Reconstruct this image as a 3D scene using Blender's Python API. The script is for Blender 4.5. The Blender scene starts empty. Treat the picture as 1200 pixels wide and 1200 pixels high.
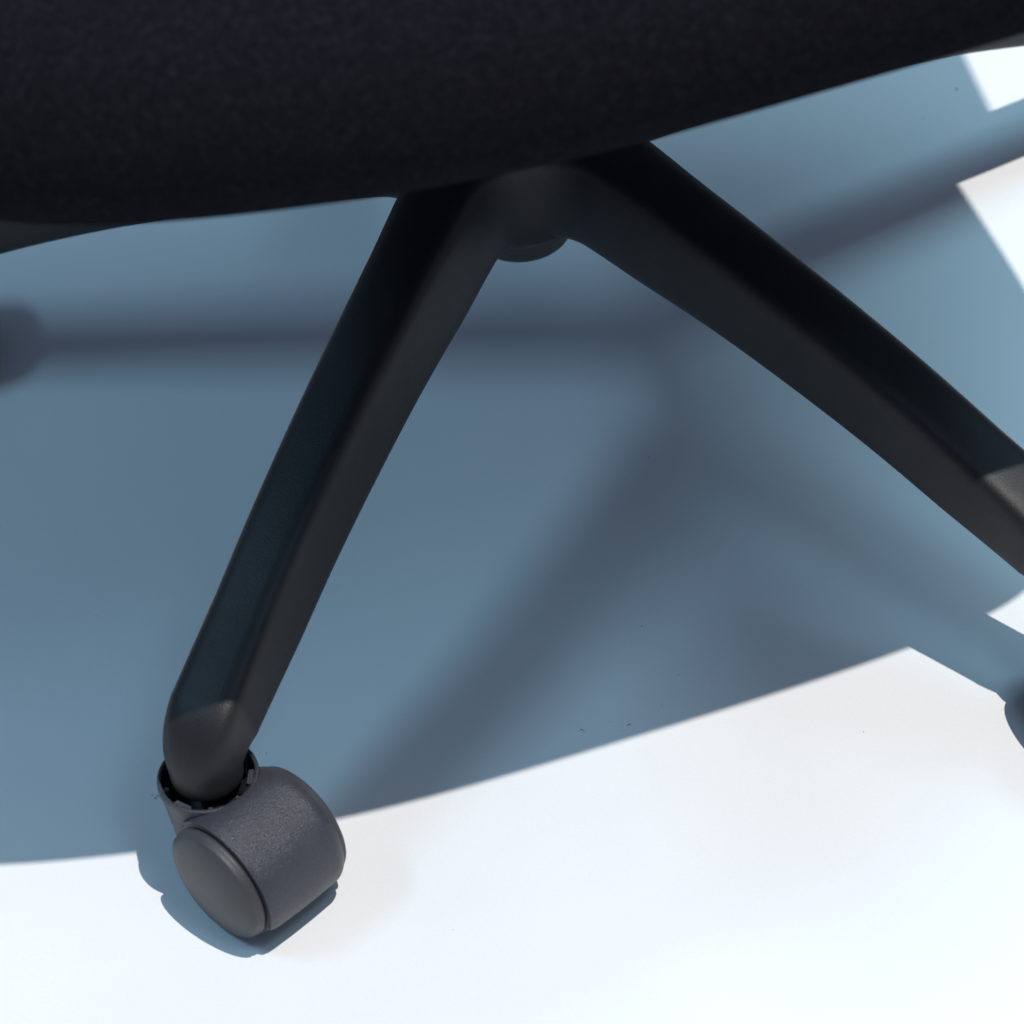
import bpy, bmesh, math, random
from mathutils import Matrix, Vector

random.seed(7)
scene = bpy.context.scene
C = scene.collection
R = math.radians

# ---------------------------------------------------------------- camera
cam_d = bpy.data.cameras.new('camera')
cam = bpy.data.objects.new('camera', cam_d)
C.objects.link(cam)
scene.camera = cam
CAM_POS = Vector((0.0595, -1.7947, 1.6651))
YAW, PITCH, ROLL = -0.046775, 0.771829, -0.152354
fw = Vector((math.sin(YAW) * math.cos(PITCH), math.cos(YAW) * math.cos(PITCH), -math.sin(PITCH)))
rt = Vector((math.cos(YAW), -math.sin(YAW), 0))
up = rt.cross(fw)
rt2 = rt * math.cos(ROLL) + up * math.sin(ROLL)
up2 = up * math.cos(ROLL) - rt * math.sin(ROLL)
M = Matrix((rt2, up2, -fw)).transposed().to_4x4()
M.translation = CAM_POS
cam.matrix_world = M
cam_d.sensor_width = 36
cam_d.lens = 6202.5 / 1200 * 36
cam_d.clip_start = 0.05
cam_d.clip_end = 200
cam_d.dof.use_dof = True
cam_d.dof.focus_distance = 2.28
cam_d.dof.aperture_fstop = 11

# ---------------------------------------------------------------- light
SUN_S = (-0.293, 0.127)          # shadow shift per metre of height
sun_to = Vector((-SUN_S[0], -SUN_S[1], 1)).normalized()
sun_el = math.asin(sun_to.z)
sun_az = math.atan2(sun_to.x, sun_to.y)
w = bpy.data.worlds.new('World')
scene.world = w
w.use_nodes = True
nt = w.node_tree
nt.nodes.clear()
sky = nt.nodes.new('ShaderNodeTexSky')
sky.sky_type = 'NISHITA'
sky.sun_disc = False
sky.ozone_density = 0.3
sky.dust_density = 1.5
sky.sun_elevation = sun_el
sky.sun_rotation = sun_az
bg = nt.nodes.new('ShaderNodeBackground')
bg.inputs['Strength'].default_value = 0.05
wo = nt.nodes.new('ShaderNodeOutputWorld')
nt.links.new(sky.outputs[0], bg.inputs[0])
nt.links.new(bg.outputs[0], wo.inputs[0])

sd = bpy.data.lights.new('sun', 'SUN')
sd.energy = 3.2
sd.angle = R(0.55)
sd.color = (1.0, 0.95, 0.905)
so = bpy.data.objects.new('sun', sd)
C.objects.link(so)
so.rotation_euler = (-sun_to).to_track_quat('-Z', 'Y').to_euler()

# area lamps added to stand in for skylight from left, right and front
def sky_lamp(name, loc, aim, sx, sy, energy, color):
    wd = bpy.data.lights.new(name, 'AREA')
    wd.shape = 'RECTANGLE'
    wd.size = sx
    wd.size_y = sy
    wd.energy = energy
    wd.color = color
    wl = bpy.data.objects.new(name, wd)
    C.objects.link(wl)
    wl.location = loc
    wl.rotation_euler = (Vector(aim) - wl.location).to_track_quat('-Z', 'Y').to_euler()


sky_lamp('sky_lamp_left', (-1.52, -0.22, 2.2), (0, 0, 0), 0.80, 0.28, 15.5, (0.40, 0.74, 1.0))
sky_lamp('sky_lamp_front', (0.75, -1.15, 2.3), (0, 0, 0), 0.45, 0.45, 6, (0.38, 0.74, 1.0))
sky_lamp('sky_lamp_right', (1.15, 0.55, 2.3), (0, 0, 0), 0.8, 0.8, 34, (0.42, 0.78, 1.0))

scene.view_settings.view_transform = 'Standard'
scene.view_settings.look = 'None'
scene.view_settings.exposure = 0
scene.view_settings.gamma = 1


# ---------------------------------------------------------------- materials
def new_mat(name):
    m = bpy.data.materials.new(name)
    m.use_nodes = True
    return m, m.node_tree, m.node_tree.nodes['Principled BSDF']


def noise(nt, scale, detail=3, rough=0.6, co='Object'):
    tc = nt.nodes.new('ShaderNodeTexCoord')
    n = nt.nodes.new('ShaderNodeTexNoise')
    n.inputs['Scale'].default_value = scale
    n.inputs['Detail'].default_value = detail
    n.inputs['Roughness'].default_value = rough
    nt.links.new(tc.outputs[co], n.inputs['Vector'])
    return n


def ramp(nt, src, stops):
    r = nt.nodes.new('ShaderNodeValToRGB')
    e = r.color_ramp.elements
    while len(e) < len(stops):
        e.new(0.5)
    for i, (pos, col) in enumerate(stops):
        e[i].position = pos
        e[i].color = (*col, 1) if len(col) == 3 else col
    nt.links.new(src, r.inputs['Fac'])
    return r


def bump(nt, bsdf, pairs):
    prev = None
    for src, strength, dist in pairs:
        b = nt.nodes.new('ShaderNodeBump')
        b.inputs['Strength'].default_value = strength
        b.inputs['Distance'].default_value = dist
        nt.links.new(src, b.inputs['Height'])
        if prev:
            nt.links.new(prev.outputs[0], b.inputs['Normal'])
        prev = b
    nt.links.new(prev.outputs[0], bsdf.inputs['Normal'])


def plastic(name, c0, c1, rough, grain, grain_d, spec=0.5, speck=0.0):
    m, nt, b = new_mat(name)
    n1 = noise(nt, 35, 4)
    r1 = ramp(nt, n1.outputs['Fac'], [(0.3, c0), (0.7, c1)])
    sp = noise(nt, grain * 0.9, 1, 0.5)  # lighter flecks in the colour paint in sparkle off the plastic grain
    rs = ramp(nt, sp.outputs['Fac'], [(0.35, (1 - .25 * speck,) * 3), (0.55, (1.0, 1.0, 1.0)), (0.75, (1 + .8 * speck,) * 3)])
    mx = nt.nodes.new('ShaderNodeMix')
    mx.data_type = 'RGBA'
    mx.blend_type = 'MULTIPLY'
    mx.inputs[0].default_value = 1.0
    nt.links.new(r1.outputs[0], mx.inputs[6])
    nt.links.new(rs.outputs[0], mx.inputs[7])
    nt.links.new(mx.outputs[2], b.inputs['Base Color'])
    n3 = noise(nt, 60, 5, 0.7)
    mr = nt.nodes.new('ShaderNodeMapRange')
    mr.inputs['To Min'].default_value = rough - 0.07
    mr.inputs['To Max'].default_value = rough + 0.09
    nt.links.new(n3.outputs['Fac'], mr.inputs['Value'])
    nt.links.new(mr.outputs[0], b.inputs['Roughness'])
    b.inputs['Specular IOR Level'].default_value = spec
    n2 = noise(nt, grain, 1, 0.5)
    bump(nt, b, [(n2.outputs['Fac'], 0.5, grain_d)])
    return m


M_LEG = plastic('leg_plastic', (0.0125, 0.0116, 0.0132), (0.0165, 0.0154, 0.0174), 0.47, 1500, 0.00025, 0.33, 0.4)
M_CASTER = plastic('caster_plastic', (0.027, 0.029, 0.039), (0.041, 0.044, 0.057), 0.40, 2100, 0.0008, 0.5, 0.6)
M_WHEEL = plastic('wheel_plastic', (0.038, 0.038, 0.043), (0.048, 0.048, 0.054), 0.48, 1200, 0.0002)
M_CAP = plastic('hub_cap_plastic', (0.022, 0.021, 0.024), (0.032, 0.03, 0.034), 0.5, 800, 0.0004)
M_DARK = plastic('dark_steel', (0.012, 0.012, 0.014), (0.018, 0.018, 0.02), 0.4, 500, 0.0002)


def fabric_mat():
    m, nt, b = new_mat('seat_fabric')
    n1 = noise(nt, 330, 5, 0.7)
    r1 = ramp(nt, n1.outputs['Fac'], [(0.30, (0.0055, 0.0052, 0.0068)), (0.55, (0.0095, 0.0091, 0.0118)), (0.80, (0.019, 0.019, 0.025))])
    nt.links.new(r1.outputs[0], b.inputs['Base Color'])
    b.inputs['Roughness'].default_value = 0.95
    b.inputs['Specular IOR Level'].default_value = 0.0
    b.inputs['Sheen Weight'].default_value = 0.0
    b.inputs['Sheen Roughness'].default_value = 0.5
    b.inputs['Sheen Tint'].default_value = (0.7, 0.8, 1, 1)
    n2 = noise(nt, 420, 4, 0.7)
    n3 = noise(nt, 90, 2, 0.5)
    bump(nt, b, [(n3.outputs['Fac'], 0.25, 0.002), (n2.outputs['Fac'], 0.6, 0.0012)])
    return m


M_FAB = fabric_mat()


def floor_mat():
    m, nt, b = new_mat('white_floor')
    n1 = noise(nt, 5, 4, 0.5)
    r1 = ramp(nt, n1.outputs['Fac'], [(0.3, (0.75, 0.77, 0.78)), (0.7, (0.82, 0.825, 0.825))])
    g = noise(nt, 700, 2, 0.6)
    rg = ramp(nt, g.outputs['Fac'], [(0.3, (0.965, 0.965, 0.965)), (0.7, (1.0, 1.0, 1.0))])
    mx = nt.nodes.new('ShaderNodeMix')
    mx.data_type = 'RGBA'
    mx.blend_type = 'MULTIPLY'
    mx.inputs[0].default_value = 1.0
    nt.links.new(r1.outputs[0], mx.inputs[6])
    nt.links.new(rg.outputs[0], mx.inputs[7])
    nt.links.new(mx.outputs[2], b.inputs['Base Color'])
    n2 = noise(nt, 14, 4, 0.6)
    mr = nt.nodes.new('ShaderNodeMapRange')
    mr.inputs['To Min'].default_value = 0.30
    mr.inputs['To Max'].default_value = 0.42
    nt.links.new(n2.outputs['Fac'], mr.inputs['Value'])
    nt.links.new(mr.outputs[0], b.inputs['Roughness'])
    b.inputs['Specular IOR Level'].default_value = 0.4
    n3 = noise(nt, 900, 3, 0.6)
    bump(nt, b, [(n3.outputs['Fac'], 0.08, 0.0003)])
    return m


M_FLOOR = floor_mat()


def dust_mat():
    m, nt, b = new_mat('dust')
    n1 = noise(nt, 300)
    r1 = ramp(nt, n1.outputs['Fac'], [(0.3, (0.03, 0.03, 0.035)), (0.7, (0.10, 0.10, 0.11))])
    nt.links.new(r1.outputs[0], b.inputs['Base Color'])
    b.inputs['Roughness'].default_value = 0.9
    return m


M_DUST = dust_mat()


# ---------------------------------------------------------------- helpers
def mesh(name, verts, faces, mat, smooth=True, sharp=None):
    me = bpy.data.meshes.new(name)
    me.from_pydata([tuple(v) for v in verts], [], faces)
    bm = bmesh.new()
    bm.from_mesh(me)
    bmesh.ops.recalc_face_normals(bm, faces=bm.faces)
    if smooth:
        for f in bm.faces:
            f.smooth = True
        if sharp:
            for e in bm.edges:
                if len(e.link_faces) == 2 and e.calc_face_angle() > R(sharp):
                    e.smooth = False
    bm.to_mesh(me)
    bm.free()
    me.materials.append(mat)
    return me


def obj(name, me, parent=None, loc=(0, 0, 0), rotz=0.0):
    o = bpy.data.objects.new(name, me)
    C.objects.link(o)
    o.parent = parent
    o.location = loc
    o.rotation_euler = (0, 0, rotz)
    return o


def loft(rings, close=True, cap0=True, cap1=True):
    v, f = [], []
    n = len(rings[0])
    for r in rings:
        v += r
    for i in range(len(rings) - 1):
        for j in range(n if close else n - 1):
            k = (j + 1) % n
            f.append((i * n + j, i * n + k, (i + 1) * n + k, (i + 1) * n + j))
    if cap0:
        f.append(tuple(range(n))[::-1])
    if cap1:
        f.append(tuple((len(rings) - 1) * n + j for j in range(n)))
    return v, f


def lathe(profile, seg=48, cap0=True, cap1=True):
    rings = []
    for r, z in profile:
        rings.append([Vector((r * math.cos(2 * math.pi * j / seg), r * math.sin(2 * math.pi * j / seg), z)) for j in range(seg)])
    return loft(rings, True, cap0, cap1)


def join(parts):
    V, F = [], []
    for v, f in parts:
        o = len(V)
        V += list(v)
        F += [tuple(i + o for i in q) for q in f]
    return V, F


def interp(tab, x):
    """monotone-ish Catmull-Rom through a table"""
    if x <= tab[0][0]:
        return tab[0][1]
    if x >= tab[-1][0]:
        return tab[-1][1]
    for i in range(len(tab) - 1):
        x0, y0 = tab[i]
        x1, y1 = tab[i + 1]
        if x0 <= x <= x1:
            h = x1 - x0
            m0 = (y1 - tab[i - 1][1]) / (x1 - tab[i - 1][0]) if i else (y1 - y0) / h
            m1 = (tab[i + 2][1] - y0) / (tab[i + 2][0] - x0) if i + 2 < len(tab) else (y1 - y0) / h
            t = (x - x0) / h
            return ((2 * t ** 3 - 3 * t ** 2 + 1) * y0 + (t ** 3 - 2 * t ** 2 + t) * h * m0
                    + (-2 * t ** 3 + 3 * t ** 2) * y1 + (t ** 3 - t ** 2) * h * m1)


# ---------------------------------------------------------------- floor
def build_floor():
    n = 2
    s = 8.0
    v = [(-s, -s, 0), (s, -s, 0), (s, s, 0), (-s, s, 0)]
    o = obj('floor', mesh('floor', v, [(0, 1, 2, 3)], M_FLOOR, False))
    o['kind'] = 'structure'


build_floor()

# ---------------------------------------------------------------- chair
RT = 0.319                 # hub axis to caster stem
PHI = -2.0748              # heading of the first leg
chair = bpy.data.objects.new('office_chair', None)
C.objects.link(chair)
chair['label'] = 'black office swivel chair with fabric seat and five spoke caster base'
chair['category'] = 'chair'

CEN = [(0.0, .1525), (.04, .151), (.07, .148), (.13, .1375), (.18, .1255), (.23, .1105), (.275, .0935), (.31, .0795), (.33, .071)]
HH = [(0.0, .0275), (.05, .0255), (.09, .0230), (.13, .0206), (.18, .0192), (.23, .0181), (.29, .0168), (.33, .016)]
HWO = [(.05, .0198), (.08, .0195), (.11, .0190), (.16, .0181), (.23, .0170), (.29, .0165), (.33, .0164)]


def half_width(r):
    # neighbouring legs meet square to the bisector, then a round fillet opens to the leg
    if r < .042:
        return .0306
    if r < .0632:
        x = .0632 - r
        return .0198 + .0262 - math.sqrt(max(.0262 ** 2 - x * x, 0))
    return interp(HWO, r)


def build_leg():
    seg = 36
    pts = []                                    # (r, z, hw, hh, exponent)
    r0 = RT - 0.0155
    rs = [.012, .03, .040] + [.042 + .021 * i / 12 for i in range(13)] + [.063 + (r0 - .063) * i / 24 for i in range(1, 25)]
    for r in rs:
        pts.append((r, interp(CEN, r), half_width(r), interp(HH, r), 5.5))
    z0 = interp(CEN, r0)
    sl = (interp(CEN, r0) - interp(CEN, r0 - .004)) / .004
    P0 = Vector((r0, z0))
    P1 = Vector((RT, z0 + sl * (RT - r0)))
    P2 = Vector((RT, 0.0605))
    for i in range(1, 17):
        t = i / 16
        q = P0 * (1 - t) ** 2 + P1 * 2 * t * (1 - t) + P2 * t * t
        pts.append((q.x, q.y, .0168 + (.0156 - .0168) * t, .0166 + (.0156 - .0166) * t, 5.5 + (2.0 - 5.5) * min(1, t * 1.15)))
    pts.append((RT, 0.0590, .0155, .0155, 2.0))
    pts.append((RT, 0.0578, .0153, .0153, 2.0))
    pts.append((RT, 0.0571, .0143, .0143, 2.0))
    rings = []
    for i, (r, z, hw, hh, n) in enumerate(pts):
        a = pts[max(i - 1, 0)]
        b = pts[min(i + 1, len(pts) - 1)]
        t = Vector((b[0] - a[0], b[1] - a[1]))
        if t.length < 1e-9:
            t = Vector((1, 0))
        t.normalize()
        nrm = Vector((-t.y, t.x))               # up side of the section
        fade = max(0, min(1, (r - .048) / .05)) * max(0, min(1, (RT - .008 - r) / .05))
        ring = []
        for j in range(seg):
            an = 2 * math.pi * (j + .5) / seg
            c, s = math.cos(an), math.sin(an)
            x = hw * math.copysign(abs(c) ** (2 / n), c)
            y = hh * math.copysign(abs(s) ** (2 / n), s)
            k = min(1, max(0, (n - 2) / 3))
            x *= 1 + k * -0.14 * fade * (y / hh)       # drafted sides, the top face is the narrower one
            y += k * 0.0012 * (1 - (x / hw) ** 2) * (1 if s > 0 else 0)
            ring.append(Vector((r + nrm.x * y, x, z + nrm.y * y)))
        rings.append(ring)
    return mesh('leg', *loft(rings), M_LEG, True)


leg_me = build_leg()
for k in range(5):
    obj('leg', leg_me, chair, (0, 0, 0), PHI + R(72) * k)

hub_me = mesh('hub', *lathe([(.030, .1210), (.043, .1214), (.0490, .1236), (.0512, .128), (.0526, .140), (.0535, .166), (.0535, .175), (.0490, .181), (.042, .183), (.028, .1835)], 64), M_LEG, True, 50)
hub = obj('hub', hub_me, chair)
obj('hub_cap', mesh('hub_cap', *lathe([(.012, .0895), (.0195, .090), (.0215, .0915), (.0222, .0945), (.0224, .124)], 56), M_CAP, True, 60), hub)
obj('gas_column', mesh('gas_column', *lathe([(.0265, .180), (.0265, .235), (.0255, .238), (.0145, .239), (.0145, .345)], 40), M_DARK, True, 40), chair)


# casters: local X along the axle, Y the trailing side, origin on the floor under the stem
WR, TRAIL, HR = 0.0282, 0.0262, 0.0302


def build_hood():
    NU, NT = 56, 120
    uw = 0.0206
    far = 0.0226
    th0, th1 = R(-24), R(205)
    hole = 0.0207

    def surf(rad_off):
        V = []
        for i in range(NU + 1):
            u = -far + (far + uw) * i / NU
            e = (u - (uw - .004)) / .004 if u > 0 else (-u - (far - .006)) / .006
            drop = (.0008 if u > 0 else .0022) * e * e if e > 0 else 0
            for j in range(NT + 1):
                th = th0 + (th1 - th0) * j / NT
                rr = HR - drop + rad_off + 0.0006 * math.cos(math.pi * u / (2 * uw))
                y = TRAIL + rr * math.cos(th)
                z = WR + rr * math.sin(th)
                d = math.hypot(u, y)
                if z > .03 and abs(d - hole) < 0.0006:
                    s = hole / d
                    V.append(Vector((u * s, y * s, z)))
                else:
                    V.append(Vector((u, y, z)))
        return V
    VO, VI = surf(0), surf(-.0017)
    n1 = NT + 1
    F = []
    keep = {}
    for i in range(NU):
        for j in range(NT):
            q = (i * n1 + j, (i + 1) * n1 + j, (i + 1) * n1 + j + 1, i * n1 + j + 1)
            cx = sum(VO[a].x for a in q) / 4
            cy = sum(VO[a].y for a in q) / 4
            cz = sum(VO[a].z for a in q) / 4
            keep[i, j] = not (cz > .03 and math.hypot(cx, cy) < hole)
    off = len(VO)
    for (i, j), k in keep.items():
        if not k:
            continue
        q = (i * n1 + j, (i + 1) * n1 + j, (i + 1) * n1 + j + 1, i * n1 + j + 1)
        F.append(q)
        F.append(tuple(a + off for a in q[::-1]))
        for (di, dj, a, b) in ((-1, 0, q[3], q[0]), (1, 0, q[1], q[2]), (0, -1, q[0], q[1]), (0, 1, q[2], q[3])):
            if not keep.get((i + di, j + dj), False):
                F.append((a, b, b + off, a + off))
    # inner web between the two wheels, a stub under the cup
    web = []
    for s in (-.0028, .0028):
        web.append([Vector((s, TRAIL + .026 * math.cos(R(a)), WR + .026 * math.sin(R(a)))) for a in range(0, 360, 12)])
    parts = [(VO + VI, F), loft(web)]
    return mesh('caster_hood', *join(parts), M_CASTER, True, 45)


def build_collar():
    prof = [(.0010, .0402), (.0188, .0405), (.0196, .0570), (.0200, .0579), (.0208, .0582), (.0215, .0577), (.0217, .0565), (.0216, .0545), (.0210, .0532), (.0205, .0500), (.0193, .036), (.0178, .022), (.0150, .020)]
    V, F = lathe(prof, 64)
    parts = [(V, F)]
    for k in range(9):
        a0 = 2 * math.pi * k / 9 + .2
        da = .05 if k % 3 else .22
        b = []
        for z in (.041, .0560):
            for r in (.0196, .0172):
                for a in (a0 - da, a0 + da):
                    b.append(Vector((r * math.cos(a), r * math.sin(a), z)))
        f = [(0, 1, 3, 2), (4, 6, 7, 5), (0, 4, 5, 1), (2, 3, 7, 6), (0, 2, 6, 4), (1, 5, 7, 3)]
        parts.append((b, f))
    return mesh('stem_collar', *join(parts), M_CASTER, True, 40)


def axle_lathe(prof, seg=72):
    """profile of (u, radius), spun about the axle"""
    rings = []
    for u, r in prof:
        rings.append([Vector((u, TRAIL + r * math.cos(2 * math.pi * j / seg), WR + r * math.sin(2 * math.pi * j / seg))) for j in range(seg)])
    return loft(rings)


hood_me = build_hood()
collar_me = build_collar()
pin_me = mesh('stem_pin', *lathe([(.0045, .040), (.0055, .041), (.0055, .0585), (.004, .059)], 24), M_DARK, True, 40)
wheel_me, cap_me = [], []
for s in (-1, 1):
    tread = [(.0038, .012), (.0040, .0255), (.0050, .0274), (.0068, .0282), (.0195, .0282), (.0206, .0278), (.0210, .0262), (.0210, .010)]
    wheel_me.append(mesh('wheel', *axle_lathe([(s * u, r) for u, r in tread]), M_DARK, True, 40))
    cap = [(.0206, .0262), (.0212, .0268), (.0221, .0271), (.0231, .0270), (.0241, .0262)]
    for q in range(1, 12):
        t = q / 12
        cap.append((.0241 + .0066 * math.sin(t * math.pi / 2), .0262 * math.cos(t * math.pi / 2) + .0004))
    cap_me.append(mesh('wheel_cap', *axle_lathe([(s * u, r) for u, r in cap]), M_WHEEL, True, 60))

PSI = {0: R(220.8), 1: R(-160), 2: R(-60), 3: R(10), 4: R(-85)}
for k in range(5):
    a = PHI + R(72) * k
    c = obj('caster', hood_me, chair, (RT * math.cos(a), RT * math.sin(a), 0), PSI[k])
    obj('stem_collar', collar_me, c)
    obj('stem_pin', pin_me, c)
    for i in (0, 1):
        wh = obj('wheel', wheel_me[i], c)
        obj('wheel_cap', cap_me[i], c)


# seat -----------------------------------------------------------------
OUT = [(-.240, -.17), (-.236, -.247), (-.203, -.297), (-.12, -.3170), (.011, -.313), (.149, -.284), (.274, -.249),
       (.328, -.218), (.357, -.160), (.354, -.07), (.325, .045), (.295, .14), (.262, .205), (.19, .243),
       (.05, .255), (-.11, .25), (-.19, .21), (-.225, .12), (-.231, -.02)]


def closed_curve(P, sub):
    n = len(P)
    out = []
    for i in range(n):
        p0, p1, p2, p3 = (Vector(P[(i + k) % n]) for k in (-1, 0, 1, 2))
        for q in range(sub):
            t = q / sub
            out.append(.5 * ((2 * p1) + (p2 - p0) * t + (2 * p0 - 5 * p1 + 4 * p2 - p3) * t * t + (3 * p1 - p0 - 3 * p2 + p3) * t ** 3))
    return out


def slab(outline, profile):
    n = len(outline)
    nor = []
    for i in range(n):
        d = outline[(i + 1) % n] - outline[i - 1]
        nor.append(Vector((d.y, -d.x)).normalized())
    cen = sum(outline, Vector((0, 0))) / n
    rings = []
    for ins, z in profile:
        ring = []
        for i in range(n):
            if ins < .03:
                q = outline[i] - nor[i] * ins
            else:
                b = outline[i] - nor[i] * .03
                d = cen - b
                q = b + d * ((ins - .03) / max(d.length, .2) * .9)
            ring.append(Vector((q.x, q.y, z)))
        rings.append(ring)
    return loft(rings)


oc = closed_curve(OUT, 10)
SEATP = [(.20, .372), (.12, .372), (.06, .3725), (.035, .3745), (.022, .378), (.012, .3845), (.0055, .393), (.0015, .404),
         (0, .416), (.0012, .427), (.0055, .439), (.013, .450), (.023, .459), (.029, .4625), (.05, .471), (.09, .478), (.15, .480), (.22, .478)]
seat = obj('seat', mesh('seat', *slab(oc, SEATP), M_FAB, True), chair)


def box(x0, x1, y0, y1, z0, z1, bev, mat, name, seg=3):
    bm = bmesh.new()
    bmesh.ops.create_cube(bm, size=1)
    for v in bm.verts:
        v.co = Vector(((x0 + x1) / 2 + v.co.x * (x1 - x0), (y0 + y1) / 2 + v.co.y * (y1 - y0), (z0 + z1) / 2 + v.co.z * (z1 - z0)))
    bmesh.ops.bevel(bm, geom=bm.edges[:], offset=bev, segments=seg, affect='EDGES', profile=.5)
    for f in bm.faces:
        f.smooth = True
    me = bpy.data.meshes.new(name)
    bm.to_mesh(me)
    bm.free()
    me.materials.append(mat)
    return me


obj('tilt_mechanism', box(-.07, .10, -.09, .09, .325, .3735, .012, M_DARK, 'tilt_mechanism'), chair)

# armrests (out of frame, they shade the floor) --------------
for nm, x, y, rz in (('armrest', .352, .150, R(10)), ('armrest', -.24, .120, R(-6))):
    a = obj(nm, box(-.035, .035, -.105, .115, .585, .615, .012, M_LEG, 'arm_pad'), chair, (x, y, 0), rz)
    sx = -1 if x > 0 else 1
    obj('arm_post', box(-.014, .014, .05, .10, .385, .587, .008, M_LEG, 'arm_post'), a)
    obj('arm_bracket', box(min(0, sx * .13), max(0, sx * .13), 0.052, .098, .358, .386, .008, M_LEG, 'arm_bracket'), a)

# ---------------------------------------------------------------- dust on the floor
SPECKS = [(.0435, -.0609, .0005), (.0321, -.1669, .0005), (-.1476, -.0909, .0005), (.1217, -.2456, .0004),
          (-.1358, -.2165, .0004), (-.1847, -.2354, .0005), (.0457, -.1989, .0004), (.2116, .1685, .0007),
          (.1933, .1501, .0005), (-.186, -.233, .0004), (.014, -.222, .0003), (.037, -.216, .0003), (-.06, -.33, .0003),
          (.095, -.155, .0003), (-.21, -.12, .0003), (-.10, .06, .0003), (.18, .02, .0003)]


def build_dust():
    parts = []
    for (x, y, s) in SPECKS:
        ang = random.random() * 6.28
        top = []
        n = 7
        ring0, ring1 = [], []
        for j in range(n):
            a = 2 * math.pi * j / n
            rr = s * .7 * random.uniform(.6, 1.2)
            px, py = rr * math.cos(a) * 1.3, rr * math.sin(a) * .8
            qx, qy = px * math.cos(ang) - py * math.sin(ang), px * math.sin(ang) + py * math.cos(ang)
            ring0.append(Vector((x + qx, y + qy, .0001)))
            ring1.append(Vector((x + qx * .5, y + qy * .5, s * .7)))
        parts.append(loft([ring0, ring1], True, False, True))
    for (x, y, L, a0, curl) in HAIRS:
        ring = []
        px, py, a = x, y, a0
        for i in range(9):
            n = Vector((-math.sin(a), math.cos(a), 0)) * .00005
            c = Vector((px, py, .0004 + .0004 * math.sin(i / 8 * 3.14)))
            ring.append([c + n, c + Vector((0, 0, .0002)), c - n, c - Vector((0, 0, .0002))])
            px += L * .07 * math.cos(a)
            py += L * .07 * math.sin(a)
            a += curl / 8
        parts.append(loft(ring))
    o = obj('dust', mesh('dust', *join(parts), M_DUST, False))
    o['kind'] = 'stuff'
    o['label'] = 'tiny dark dust specks and lint scattered on the white floor'
    o['category'] = 'dust'


HAIRS = [(.0009, -.2249, .004, -.5, -.5), (.0213, -.2257, .003, .1, .7), (-.1847, -.2354, .004, .5, .6)]
build_dust()
